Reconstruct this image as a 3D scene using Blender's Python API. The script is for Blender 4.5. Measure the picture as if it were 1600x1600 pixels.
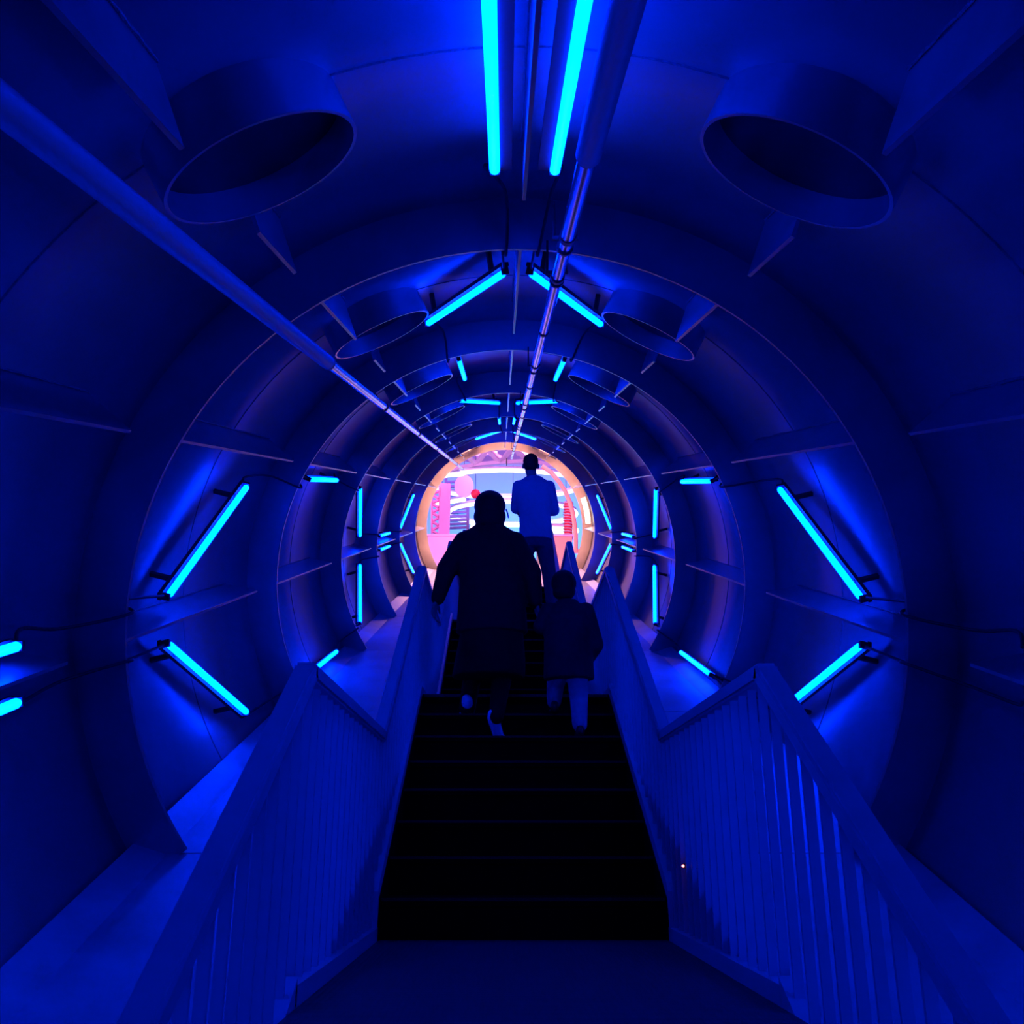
import bpy, bmesh, math, random
from math import sin, cos, pi, radians, sqrt, atan2
from mathutils import Vector, Matrix, Euler

for o in list(bpy.data.objects):
    bpy.data.objects.remove(o)
SC = bpy.context.scene
COL = SC.collection

# ------------------------------------------------------------------ frame of the inclined tube
TH = math.asin(1 / 3)              # the tube climbs at 19.47 degrees
CT, ST = cos(TH), sin(TH)
CU, CV, EYE = -0.07, 0.555, 1.68   # eye in the tube section, and its height over the lowest landing
R_IN, R_SH = 1.52, 1.715            # ring flange bore, shell bore
Z1, BAY = 3.758, 2.5297            # first ring ahead, ring pitch


def T(u, v, w):
    """tube coordinates (right, up, along the axis) -> world"""
    return Vector((u, w * CT - (v - CV) * ST, EYE + w * ST + (v - CV) * CT))


TDIR = Vector((0, CT, ST))
TUP = Vector((0, -ST, CT))
TMAT = Matrix.Translation(T(0, 0, 0)) @ Matrix(((1, 0, 0, 0), (0, -ST, CT, 0), (0, CT, ST, 0), (0, 0, 0, 1)))
F_PX, VX, VY = 1513.0, 782.0, 780.0


def at(px, py, w):
    """point seen at a pixel of the photograph, w metres along the tube"""
    return T(CU + (px - VX) / F_PX * w, CV + (VY - py) / F_PX * w, w)


# ------------------------------------------------------------------ camera, world, exposure
cam_d = bpy.data.cameras.new('camera')
cam_d.sensor_fit = 'HORIZONTAL'
cam_d.sensor_width = 36
cam_d.lens = 36 * F_PX / 1600
cam_d.clip_start = 0.02
cam_d.clip_end = 200
cam = bpy.data.objects.new('camera', cam_d)
COL.objects.link(cam)
cam.location = T(CU, CV, 0)
cam.rotation_euler = (radians(90) + TH - math.atan(20 / F_PX), 0, -math.atan(18 / F_PX))
SC.camera = cam

wd = bpy.data.worlds.new('world')
SC.world = wd
wd.use_nodes = True
wd.node_tree.nodes['Background'].inputs[0].default_value = (0, 0, 0, 1)
wd.node_tree.nodes['Background'].inputs[1].default_value = 0
vs = SC.view_settings
vs.view_transform = 'Standard'
vs.look = 'None'
vs.gamma = 1
vs.use_curve_mapping = False
vs.exposure = 0.0

NEON_RGB, NEON_S = (0.0, 0.0160, 1.0), 78.0      # cyan-blue fluorescent sleeves
HOOP_S, WARM_S = 2.8, 72.0


def lamp(name, kind, loc, color, power, size=0.5, target=None):
    d = bpy.data.lights.new(name, kind)
    d.color = color
    d.energy = power
    if kind == 'AREA':
        d.shape = 'DISK'
        d.size = size
    else:
        d.shadow_soft_size = size
    o = bpy.data.objects.new(name, d)
    COL.objects.link(o)
    o.location = loc
    if target is not None:
        o.rotation_euler = (Vector(target) - Vector(loc)).to_track_quat('-Z', 'Y').to_euler()
    return o


# added fill lamps without fittings, tinting the tube and the sphere at its top
lamp('pink_fill', 'AREA', at(760, 640, 21.6), (1.0, 0.42, 0.60), 900, 1.2, T(0.1, -0.6, 9))
lamp('violet_fill', 'AREA', at(800, 665, 26), (0.66, 0.34, 1.0), 380, 0.6, at(805, 735, 33))
lamp('cyan_fill', 'AREA', at(830, 850, 28.0), (0.0, 0.74, 1.0), 420, 0.6, at(830, 826, 32))
lamp('rose_fill', 'POINT', at(640, 800, 24.5), (1.0, 0.25, 0.6), 60, 0.3)


# ------------------------------------------------------------------ materials
def mat(name, rgb, rough=0.5, metal=0.0, spec=0.5, noise=0.0, nscale=6.0, bump=0.0, bscale=60.0, tint=None):
    m = bpy.data.materials.new(name)
    m.use_nodes = True
    nt = m.node_tree
    b = nt.nodes['Principled BSDF']
    b.inputs['Base Color'].default_value = (*rgb, 1)
    b.inputs['Roughness'].default_value = rough
    b.inputs['Metallic'].default_value = metal
    b.inputs['Specular IOR Level'].default_value = spec
    tc = nt.nodes.new('ShaderNodeTexCoord')
    if noise:
        n = nt.nodes.new('ShaderNodeTexNoise')
        n.inputs['Scale'].default_value = nscale
        n.inputs['Detail'].default_value = 6
        nt.links.new(tc.outputs['Object'], n.inputs['Vector'])
        r = nt.nodes.new('ShaderNodeValToRGB')
        lo = tint or tuple(c * (1 - noise) for c in rgb)
        hi = tuple(min(1, c * (1 + noise)) for c in rgb)
        r.color_ramp.elements[0].position = 0.3
        r.color_ramp.elements[1].position = 0.7
        r.color_ramp.elements[0].color = (*lo, 1)
        r.color_ramp.elements[1].color = (*hi, 1)
        nt.links.new(n.outputs['Fac'], r.inputs['Fac'])
        nt.links.new(r.outputs['Color'], b.inputs['Base Color'])
    if bump:
        n2 = nt.nodes.new('ShaderNodeTexNoise')
        n2.inputs['Scale'].default_value = bscale
        nt.links.new(tc.outputs['Object'], n2.inputs['Vector'])
        bp = nt.nodes.new('ShaderNodeBump')
        bp.inputs['Strength'].default_value = bump
        bp.inputs['Distance'].default_value = 0.01
        nt.links.new(n2.outputs['Fac'], bp.inputs['Height'])
        nt.links.new(bp.outputs['Normal'], b.inputs['Normal'])
    return m


def emit(name, rgb, s):
    m = bpy.data.materials.new(name)
    m.use_nodes = True
    b = m.node_tree.nodes['Principled BSDF']
    b.inputs['Base Color'].default_value = (0.8, 0.8, 0.8, 1)
    b.inputs['Emission Color'].default_value = (*rgb, 1)
    b.inputs['Emission Strength'].default_value = s
    return m


M = {}
M['shell'] = mat('painted_shell', (0.20, 0.195, 0.20), 0.42, 0.35, 0.5, 0.10, 3.0, 0.05, 9.0)
M['ring'] = mat('ring_steel', (0.21, 0.205, 0.21), 0.31, 0.6, 0.5, 0.10, 5.0)
M['fin'] = mat('fin_steel', (0.23, 0.225, 0.23), 0.31, 0.6, 0.5, 0.12, 8.0)
M['weld'] = mat('weld_bead', (0.13, 0.13, 0.13), 0.6, 0.3, 0.4, 0.3, 60.0, 0.5, 150.0)
M['deck'] = mat('deck_slab', (0.19, 0.185, 0.19), 0.5, 0.15, 0.5, 0.22, 3.5, 0.08, 20.0)
M['rail'] = mat('railing_paint', (0.30, 0.295, 0.30), 0.42, 0.1, 0.5, 0.05, 9.0)
M['step'] = mat('black_step_rubber', (0.0016, 0.0016, 0.0018), 0.95, 0.0, 0.02, 0.3, 20.0)
M['nosing'] = mat('step_edge_metal', (0.008, 0.008, 0.009), 0.35, 0.2, 0.12)
M['chrome'] = mat('bright_pipe_metal', (0.58, 0.58, 0.60), 0.22, 0.9, 0.5, 0.05, 20.0)
M['pipe'] = mat('painted_pipe', (0.22, 0.215, 0.22), 0.55, 0.15)
M['dark'] = mat('dark_fitting', (0.02, 0.02, 0.022), 0.5, 0.2, 0.4)
M['cable'] = mat('black_cable', (0.008, 0.008, 0.009), 0.6)
M['neon'] = emit('neon_sleeve', NEON_RGB, NEON_S)
M['hoop'] = emit('white_neon', (0.36, 0.42, 1.0), HOOP_S)
M['hoopw'] = emit('warm_white_neon', (1.0, 0.92, 0.86), HOOP_S)
M['warm'] = emit('added_warm_fill', (1.0, 0.36, 0.26), WARM_S)  # glow of the added, unseen lamps behind the sixth ring
M['warmw'] = emit('warm_white_panel', (1.0, 0.86, 0.70), 3.0)
M['led'] = emit('red_indicator', (1.0, 0.25, 0.2), 6.0)
M['roomwall'] = mat('sphere_wall', (0.48, 0.38, 0.62), 0.6, 0.0, 0.3, 0.08, 1.2)
M['truss'] = mat('truss_paint', (0.55, 0.50, 0.62), 0.5, 0.1)
M['pink'] = mat('pink_paint', (0.90, 0.32, 0.60), 0.5)
M['rose'] = mat('rose_disc', (0.90, 0.52, 0.68), 0.55)
M['red'] = mat('red_paint', (0.80, 0.02, 0.06), 0.45)
M['redlitstep'] = mat('red_lit_step', (0.55, 0.015, 0.02), 0.5)  # red light on the top flight is put into this colour
M['orange'] = mat('orange_paint', (0.90, 0.42, 0.26), 0.5)
M['rack'] = mat('violet_rack_paint', (0.16, 0.11, 0.30), 0.5)
M['panel'] = mat('lavender_panel', (0.30, 0.32, 0.80), 0.7, 0, 0.2)
M['coat'] = mat('dark_coat', (0.010, 0.010, 0.012), 0.9, 0, 0.1, 0.2, 30)
M['skirt'] = mat('black_cloth', (0.006, 0.006, 0.007), 0.95, 0, 0.1, 0.2, 30)
M['hair'] = mat('dark_hair', (0.008, 0.006, 0.006), 0.7, 0, 0.2, 0.3, 80)
M['skin'] = mat('skin', (0.30, 0.17, 0.12), 0.6, 0, 0.3)
M['shirt'] = mat('pale_shirt', (0.26, 0.26, 0.28), 0.9, 0, 0.1, 0.06, 25)
M['trouser'] = mat('dark_trousers', (0.05, 0.05, 0.055), 0.9, 0, 0.1, 0.15, 30)
M['jacket'] = mat('dark_jacket', (0.018, 0.018, 0.022), 0.85, 0, 0.15, 0.2, 30)
M['jeans'] = mat('pale_jeans', (0.26, 0.26, 0.28), 0.9, 0, 0.1, 0.1, 40)
M['shoe'] = mat('white_shoe', (0.62, 0.62, 0.64), 0.6, 0, 0.3)
M['eye'] = mat('eye', (0.03, 0.02, 0.02), 0.2)

# studded landing mat
_m = M['mat'] = mat('studded_landing_mat', (0.045, 0.045, 0.048), 0.7, 0.0, 0.08)
_nt = _m.node_tree
_tc = _nt.nodes.new('ShaderNodeTexCoord')
_vo = _nt.nodes.new('ShaderNodeTexVoronoi')
_vo.inputs['Scale'].default_value = 55
_vo.inputs['Randomness'].default_value = 0.0
_nt.links.new(_tc.outputs['Object'], _vo.inputs['Vector'])
_bp = _nt.nodes.new('ShaderNodeBump')
_bp.inputs['Strength'].default_value = 0.6
_bp.inputs['Distance'].default_value = 0.006
_bp.invert = True
_nt.links.new(_vo.outputs['Distance'], _bp.inputs['Height'])
_nt.links.new(_bp.outputs['Normal'], _nt.nodes['Principled BSDF'].inputs['Normal'])


# ------------------------------------------------------------------ object helpers
def obj(name, bm, m, parent=None, smooth=False, matrix=None):
    me = bpy.data.meshes.new(name)
    bmesh.ops.recalc_face_normals(bm, faces=bm.faces)
    if smooth:
        for e in bm.edges:
            if len(e.link_faces) == 2 and e.calc_face_angle(0) > 0.65:
                e.smooth = False
    bm.to_mesh(me)
    bm.free()
    me.materials.append(m)
    if smooth:
        for p in me.polygons:
            p.use_smooth = True
    o = bpy.data.objects.new(name, me)
    COL.objects.link(o)
    if matrix is not None:
        o.matrix_world = matrix
    if parent is not None:
        o.parent = parent
        o.matrix_parent_inverse = parent.matrix_world.inverted() if matrix is not None else Matrix()
    return o


def tag(o, label, cat, group=None, kind=None):
    o['label'] = label
    o['category'] = cat
    if group:
        o['group'] = group
    if kind:
        o['kind'] = kind
    return o


def thing(name, label, cat, loc, group=None):
    o = bpy.data.objects.new(name, None)
    o.empty_display_size = 0.1
    COL.objects.link(o)
    o.location = loc
    o.matrix_world = Matrix.Translation(loc)
    return tag(o, label, cat, group)


def struct(o, label=None, cat=None):
    o['kind'] = 'structure'
    if label:
        o['label'] = label
    if cat:
        o['category'] = cat
    return o


def box(bm, c, s, rot=None):
    """box with centre c and full size s"""
    r = bmesh.ops.create_cube(bm, size=1)
    mt = Matrix.Translation(c) @ (rot.to_4x4() if rot else Matrix()) @ Matrix.Diagonal((*s, 1))
    bmesh.ops.transform(bm, matrix=mt, verts=r['verts'])
    return r['verts']


def frame_of(d):
    d = d.normalized()
    a = Vector((0, 0, 1)) if abs(d.z) < 0.9 else Vector((1, 0, 0))
    x = a.cross(d).normalized()
    return x, d.cross(x)


def tube(bm, pts, r, seg=10, cap=True, closed=False, round_ends=False):
    pts = [Vector(p) for p in pts]
    n = len(pts)
    rr = r if isinstance(r, (list, tuple)) else [r] * n
    if round_ends and not closed:
        d0 = (pts[0] - pts[1]).normalized()
        d1 = (pts[-1] - pts[-2]).normalized()
        pre = [(pts[0] + d0 * rr[0] * k, rr[0] * q) for k, q in ((0.95, 0.3), (0.6, 0.8))]
        post = [(pts[-1] + d1 * rr[-1] * k, rr[-1] * q) for k, q in ((0.6, 0.8), (0.95, 0.3))]
        pts = [p for p, _ in pre] + pts + [p for p, _ in post]
        rr = [q for _, q in pre] + list(rr) + [q for _, q in post]
        n = len(pts)
    rings = []
    x = None
    for i, p in enumerate(pts):
        a = pts[i - 1] if (i or closed) else p
        b = pts[(i + 1) % n] if (i < n - 1 or closed) else p
        d = (b - a).normalized()
        if x is None:
            x, y = frame_of(d)
        else:
            x = (x - d * x.dot(d)).normalized()
            y = d.cross(x)
        rings.append([bm.verts.new(p + (x * cos(2 * pi * k / seg) + y * sin(2 * pi * k / seg)) * rr[i]) for k in range(seg)])
    m = n if closed else n - 1
    for i in range(m):
        A, B = rings[i], rings[(i + 1) % n]
        for k in range(seg):
            bm.faces.new((A[k], A[(k + 1) % seg], B[(k + 1) % seg], B[k]))
    if cap and not closed:
        bm.faces.new(rings[0][::-1])
        bm.faces.new(rings[-1])
    return rings


def prism(bm, pts, off):
    """polygon pts extruded by vector off"""
    a = [bm.verts.new(Vector(p)) for p in pts]
    b = [bm.verts.new(Vector(p) + Vector(off)) for p in pts]
    bm.faces.new(a[::-1])
    bm.faces.new(b)
    n = len(a)
    for i in range(n):
        bm.faces.new((a[i], a[(i + 1) % n], b[(i + 1) % n], b[i]))


def arc_solid(bm, prof, a0, a1, n, closed=False):
    """profile [(radius, w)] swept about the tube axis from a0 to a1 degrees, in tube coordinates"""
    rings = []
    cnt = n if closed else n + 1
    for i in range(cnt):
        a = radians(a0 + (a1 - a0) * i / n)
        rings.append([bm.verts.new(T(r * cos(a), r * sin(a), w)) for r, w in prof])
    k = len(prof)
    for i in range(n):
        A, B = rings[i], rings[(i + 1) % cnt]
        for j in range(k):
            bm.faces.new((A[j], A[(j + 1) % k], B[(j + 1) % k], B[j]))
    if not closed:
        bm.faces.new(rings[0])
        bm.faces.new(rings[-1][::-1])


def pol(rho, ang, w):
    a = radians(ang)
    return T(rho * cos(a), rho * sin(a), w)


ORD = {-2: 'second bay behind the viewer', -1: 'bay around the viewer', 0: 'nearest bay', 1: 'second bay', 2: 'third bay', 3: 'fourth bay',
       4: 'fifth bay', 5: 'sixth bay', 6: 'last bay'}
NTH = ['', 'nearest', 'second', 'third', 'fourth', 'fifth', 'sixth', 'last and farthest']

# ------------------------------------------------------------------ tube shell, one bay at a time
DECK_V = -0.80


def ring_w(k):
    return Z1 + BAY * (k - 1)


for b in range(-2, 7):
    w0, w1 = ring_w(b), ring_w(b + 1)
    bm = bmesh.new()
    arc_solid(bm, [(R_SH, w0), (R_SH, w1), (R_SH + 0.03, w1), (R_SH + 0.03, w0)], 0, 360, 128, True)
    wall = struct(obj('wall_tunnel', bm, M['shell'], smooth=False), 'curved steel shell of the tunnel, %s' % ORD[b], 'tunnel wall')
    for p in wall.data.polygons:
        p.use_smooth = True
    wm = (w0 + w1) / 2
    bm = bmesh.new()
    arc_solid(bm, [(R_SH + .001, wm - 0.006), (R_SH - 0.004, wm - 0.002), (R_SH - 0.004, wm + 0.002), (R_SH + .001, wm + 0.006)], -28, 208, 120)
    obj('weld_seam', bm, M['weld'], wall)
    # longitudinal fins; the two beside the overhead stubs are interrupted by them
    for ang, back in ((0, 1.3), (30.8, 32.0), (59.7, 61.1), (90, 90), (120.3, 118.9), (149.4, 148.2), (180, 178.7)):
        spans = [(w0 + 0.011, w0 + (1.92 if ang == 90 else 2.03))]
        if ang in (59.7, 120.3):
            spans = [(w0 + 0.011, w0 + 0.90), (wm + 0.297, w0 + 2.06)]
        a = radians(ang)
        t = Vector((-sin(a), cos(a)))
        for s0, s1 in spans:
            bm = bmesh.new()
            pts = [pol(R_SH + .004, back, s0), pol(R_IN + .002, ang, s0), pol(R_IN + .002, ang, s1), pol(R_SH + .004, back, s1)]
            off = (Vector((1, 0, 0)) * t.x + TUP * t.y) * 0.012
            prism(bm, [p - off / 2 for p in pts], off)
            f = obj('stiffening_fin', bm, M['fin'], wall)
            # rough fillet welds along its root
            bm = bmesh.new()
            random.seed(int(ang * 7 + b * 31 + s0 * 10))
            for sgn in (-1, 1):
                pp, n = [], 22
                for i in range(n + 1):
                    w = s0 + (s1 - s0) * i / n
                    pp.append(pol(R_SH - 0.002, back, w) + off.normalized() * sgn * (0.008 + random.uniform(-.0015, .0025)))
                tube(bm, pp, [0.004 + random.uniform(-.001, .002) for _ in pp], 5)
            obj('weld_bead', bm, M['weld'], f)

# ring flanges
for k in range(-1, 8):
    w = ring_w(k)
    bm = bmesh.new()
    arc_solid(bm, [(R_IN, w - .01), (R_IN, w + .01), (R_SH, w + .01), (R_SH, w - .01)], -32.2, 212.2, 140)
    nm = {-1: 'steel ring flange behind the viewer', 0: 'steel ring flange right beside the viewer'}.get(
        k, 'steel ring flange around the tunnel, %s one ahead' % NTH[max(k, 0)])
    tag(obj('ring_flange', bm, M['ring']), nm, 'ring flange', 'ring flanges of the tunnel')

# decks beside the stairs, trough under them
ST_X, ST_H = 0.029, 0.60
for b in range(-2, 7):
    w0, w1 = ring_w(b) + .004, ring_w(b + 1) - .004
    for s in (-1, 1):
        xi = ST_X + s * (ST_H + 0.075)
        prof = [(s * 1.49, -0.785), (s * 1.36, -0.825), (xi, -0.825), (xi, -1.42), (xi + s * .02, -1.42), (xi + s * .02, -0.86), (s * 1.36, -0.86), (s * 1.47, -0.835)]
        bm = bmesh.new()
        prism(bm, [T(u, v, w0) for u, v in prof], TDIR * (w1 - w0))
        struct(obj('floor_deck', bm, M['deck']), 'pale sloping deck along the %s tunnel wall, %s' % ('left' if s < 0 else 'right', ORD[b]), 'deck')
bm = bmesh.new()
prism(bm, [T(-.66, -1.42, ring_w(-2)), T(.72, -1.42, ring_w(-2)), T(.72, -1.44, ring_w(-2)), T(-.66, -1.44, ring_w(-2))], TDIR * (ring_w(7) - ring_w(-2)))
struct(obj('floor_trough', bm, M['step']), 'dark floor under the stairs', 'floor')

# ------------------------------------------------------------------ overhead pipe stubs
for b in range(-1, 7):
    wm = (ring_w(b) + ring_w(b + 1)) / 2 + 0.045
    for s in (-1, 1):
        ang = 90 - s * 26.2
        a = radians(ang)
        root = thing('pipe_stub', 'round steel pipe stub hanging overhead %s of the pipe, %s' % ('left' if s < 0 else 'right', ORD[b]),
                     'pipe stub', pol(R_SH, ang, wm), 'round pipe stubs overhead')
        rad = (Vector((1, 0, 0)) * cos(a) + TUP * sin(a))
        tan = (Vector((1, 0, 0)) * -sin(a) + TUP * cos(a))
        ro, ri, n = 0.268, 0.258, 72
        bm = bmesh.new()
        rows = []
        for i in range(n):
            p = 2 * pi * i / n
            du, dw = cos(p), sin(p)
            row = []
            for r_, top in ((ro, True), (ro, False), (ri, False), (ri, True)):
                tt = r_ * du
                h = sqrt(R_SH ** 2 - tt ** 2) + .003 if top else 1.568
                row.append(bm.verts.new(T(0, 0, wm) + rad * h + tan * tt + TDIR * (r_ * dw)))
            rows.append(row)
        for i in range(n):
            A, B = rows[i], rows[(i + 1) % n]
            for j in range(4):
                bm.faces.new((A[j], A[(j + 1) % 4], B[(j + 1) % 4], B[j]))
        obj('collar', bm, M['ring'], root, True, Matrix())
        bm = bmesh.new()
        cc = T(0, 0, wm) + rad * (1.655)
        vv = [cc + tan * (ri * cos(2 * pi * i / n)) + TDIR * (ri * sin(2 * pi * i / n)) for i in range(n)]
        prism(bm, vv, rad * 0.004)
        obj('inner_shade', bm, M['dark'], root, False, Matrix())  # dark disc stands in for the shade inside the open stub

# ------------------------------------------------------------------ neon tubes
RHO = 1.585


def neon(p0, p1, label, lat=0.0):
    """p = (angle, w): a fluorescent sleeve on a dark batten along the shell"""
    A, B = pol(RHO, *p0), pol(RHO, *p1)
    mid = (A + B) / 2
    root = thing('neon_tube', label, 'neon light', mid, 'blue neon tubes on the tunnel wall')
    d = (B - A).normalized()
    am = radians((p0[0] + p1[0]) / 2)
    out = Vector((1, 0, 0)) * cos(am) + TUP * sin(am)
    side = d.cross(out).normalized()
    out = side.cross(d).normalized()
    bm = bmesh.new()
    tube(bm, [A + d * .015, B - d * .015], 0.0165, 12, round_ends=True)
    obj('glass_tube', bm, M['neon'], root, True, Matrix())
    rot = Matrix((d, side, out)).transposed()
    bm = bmesh.new()
    box(bm, mid + out * (0.034 if not lat else .018) + side * lat, ((B - A).length + .05, 0.036, 0.018), rot)
    obj('batten', bm, M['dark'], root, False, Matrix())
    for e, sg in ((A, 1), (B, -1)):
        bm = bmesh.new()
        box(bm, e - d * sg * 0.012 + out * 0.008, (0.018, 0.03, 0.036), rot)
        obj('end_cap', bm, M['dark'], root, False, Matrix())
        bm = bmesh.new()
        q = e + d * sg * 0.12
        h = R_SH - (((q - T(0, 0, 0)).dot(TUP)) ** 2 + q.x ** 2) ** .5
        box(bm, q + out * (h / 2 + .01), (0.02, 0.02, max(h - .02, .02)), rot)
        obj('bracket', bm, M['dark'], root, False, Matrix())
    return root


for b in range(-2, 6):
    c = ring_w(b)
    if b % 4 == 0:
        wa, wb, da, db = c + .80, c + 1.82, 3.2, 3.2
        ta, tb = 3.6, 3.4
    elif b % 4 == 1:
        wa, wb, da, db = c + .66, c + 1.55, 4.0, 23.0
        ta, tb = 2.2, 17.4
    elif b % 4 == 2:
        wa, wb, da, db = c + .60, c + 1.69, 25.8, 26.4
        ta, tb = 13.6, 13.6
    else:
        wa, wb, da, db = c + .65, c + 1.56, 24.4, 5.6
        ta, tb = 17.4, 3.4
    for nm, base, sg in (('on left wall above the side fin', 180, -1), ('on left wall below the side fin', 180, 1),
                         ('on right wall above the side fin', 0, 1), ('on right wall below the side fin', 0, -1),
                         ('on roof left of the overhead fin', 90, 1), ('on roof right of the overhead fin', 90, -1)):
        x, y = (ta, tb) if base == 90 else (da, db)
        ea = eb = 0
        if b == 0 and base == 90:
            ea = -.16
        if b == 0 and base == 0:
            ea = eb = -.16
        neon((base + sg * x, wa + ea), (base + sg * y, wb + eb), 'blue neon tube %s, %s' % (nm, ORD[b]),
             (sg * .036 if b == 0 and base == 90 else 0))

# ------------------------------------------------------------------ stairs: flights, landings, railings
GO, RI, NR = 0.2755, 0.16075, 8
RUN, RISE = GO * (NR - 1), RI * NR
PER = RISE / math.tan(TH)
LAND = PER - RUN
XL, XR = ST_X - ST_H, ST_X + ST_H
FN = ['at the viewer', 'with the adult and child', 'with the pale shirted man', 'third ahead', 'last before the bright room']
NF = 5


def foot(k):
    return 4.37 + PER * (k - 1), EYE - 0.393 + RISE * (k - 1)


RH = 0.855
for k in range(NF):
    Y, Z = foot(k)
    SM = M['redlitstep'] if k == 4 else M['step']
    fl = thing('stair_flight', 'flight of black rubber stairs, ' + FN[k] if k < 4 else 'flight of stairs coloured red for the red light on them, just below the bright room', 'stairs', (ST_X, Y, Z), 'flights of stairs up the tunnel')
    for i in range(NR):
        y, z = Y + GO * i, Z + RI * (i + 1)
        bm = bmesh.new()
        box(bm, (ST_X, y + .006, z - RI / 2 - .01), (2 * ST_H, 0.012, RI - .02))
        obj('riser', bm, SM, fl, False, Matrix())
        if i < NR - 1:
            bm = bmesh.new()
            box(bm, (ST_X, y + GO / 2 + .005, z - .015), (2 * ST_H, GO + .03, 0.03))
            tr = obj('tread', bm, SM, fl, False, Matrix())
            bm = bmesh.new()
            box(bm, (ST_X, y - .009, z - .004), (2 * ST_H - .01, 0.012, 0.012))
            obj('nosing', bm, M['nosing'], tr, False, Matrix())
    for sx in (-1, 1):
        bm = bmesh.new()
        xs = ST_X + sx * ST_H
        prism(bm, [(xs - .006, Y - .02, Z - .2), (xs - .006, Y - .02, Z + RI - .004), (xs - .006, Y + RUN, Z + RISE - .004), (xs - .006, Y + RUN, Z + RISE - .28)], (.012, 0, 0))
        obj('stringer', bm, M['step'], fl, False, Matrix())
    # closed soffit
    bm = bmesh.new()
    prism(bm, [(XL, Y, Z - .06), (XL, Y + RUN, Z + RISE - .06), (XL, Y + RUN, Z + RISE - .22), (XL, Y, Z - .22)], (2 * ST_H, 0, 0))
    obj('soffit', bm, M['step'], fl, False, Matrix())

for k in range(0, NF + 1):
    Y, Z = foot(k)
    y0, y1 = Y - LAND, Y
    if k == 0:
        y0 -= 1.0
    if k == 1:
        y0 -= .26
    if k == NF:
        y1 = Y + 0.2
    bm = bmesh.new()
    box(bm, (ST_X, (y0 + y1) / 2, Z - .03), (2 * ST_H, y1 - y0 - .004, .06))
    nm = ['studded landing floor under the viewer', 'studded landing floor at the foot of the nearest flight', 'landing floor above the first flight', 'landing floor above the second flight',
          'landing floor above the third flight', 'landing floor at the mouth of the bright room'][k]
    struct(obj('floor_landing', bm, M['mat']), nm, 'landing floor')
    bm = bmesh.new()
    for s in (-1, 1):
        box(bm, (ST_X + s * (ST_H - .006), (y0 + y1) / 2, Z + .008), (0.012, y1 - y0 - .004, .016))
    box(bm, (ST_X, y0 + .004, Z - .004), (2 * ST_H, .01, .012))


def railing(y0, z0, y1, z1, n, s, name, label, grp):
    """handrail, bottom bar and thin balusters along one side"""
    x = ST_X + s * (ST_H + 0.032)
    root = thing(name, label, 'railing', (x, y0, z0), grp)
    d = Vector((0, y1 - y0, z1 - z0))
    L = d.length
    rx = Matrix.Rotation(atan2(d.z, d.y), 3, 'X')
    c = Vector((x, (y0 + y1) / 2, (z0 + z1) / 2))
    bm = bmesh.new()
    vs_ = box(bm, c + Vector((0, 0, RH - .025 / cos(atan2(d.z, d.y)))), (0.062, L + .02, 0.048), rx)
    bmesh.ops.bevel(bm, geom=[e for e in bm.edges if abs((e.verts[0].co - e.verts[1].co).normalized().dot(d.normalized())) > .9], offset=0.008, segments=2, affect='EDGES')
    obj('handrail', bm, M['rail'], root, False, Matrix())
    bm = bmesh.new()
    if d.z > .1:
        prism(bm, [Vector((x - .03, y0 - .05, z0 + .01)), Vector((x - .03, y0 - .02, z0 + RI)), Vector((x - .03, y1 + .01, z1 + .004)), Vector((x - .03, y1 + .01, z1 + .07)),
                   Vector((x - .03, y0 - .02, z0 + RI + .065)), Vector((x - .03, y0 - .05, z0 + RI + .03))], (.06, 0, 0))
    else:
        box(bm, c + Vector((0, 0, .015)), (0.06, L + .01, .07), rx)
    obj('bottom_bar', bm, M['rail'], root, False, Matrix())
    for i in range(n):
        t = (i + .5) / n
        p = Vector((x, y0 + d.y * t, z0 + d.z * t))
        zb = z0 + RI + (p.y - y0) * RI / GO + .03 if d.z > .1 else p.z + .03
        zt = p.z + RH - .04
        bm = bmesh.new()
        box(bm, Vector((x, p.y, (zb + zt) / 2)), (0.024, 0.010, zt - zb))
        obj('baluster', bm, M['rail'], root, False, Matrix())
    return root


for s in (-1, 1):
    sd = 'left' if s < 0 else 'right'
    for k in range(NF):
        Y, Z = foot(k)
        railing(Y, Z, Y + RUN, Z + RISE, 17, s, 'stair_railing', 'sloping painted railing on the %s of the stairs %s' % (sd, FN[k]), 'sloping stair railings')
        Y1 = Y + RUN
        railing(Y1, Z + RISE, Y + PER, Z + RISE, 15, s, 'landing_railing',
                'level painted railing on the %s of the landing %s' % (sd, ['at the foot of the nearest flight', 'above the first flight', 'above the second flight', 'above the third flight', 'by the bright room'][k]),
                'level landing railings')

# tiny red pilot light in the right railing
Y, Z = foot(1)
pl = thing('pilot_light', 'tiny red pilot light glowing low in the right railing', 'pilot light', (XR + .02, Y + .1, Z + .3))
P0 = at(1071, 1356, 1.0) - cam.location
tt = (XR + 0.014 - cam.location.x) / P0.x
c = cam.location + P0 * tt
bm = bmesh.new()
bmesh.ops.create_uvsphere(bm, u_segments=12, v_segments=8, radius=0.007, matrix=Matrix.Translation(c) @ Matrix.Diagonal((1, 1.2, .7, 1)))
obj('lens', bm, M['led'], pl, True, Matrix())
bm = bmesh.new()
box(bm, c + Vector((.010, 0, 0)), (.016, .02, .02))
obj('housing', bm, M['dark'], pl, False, Matrix())

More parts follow.
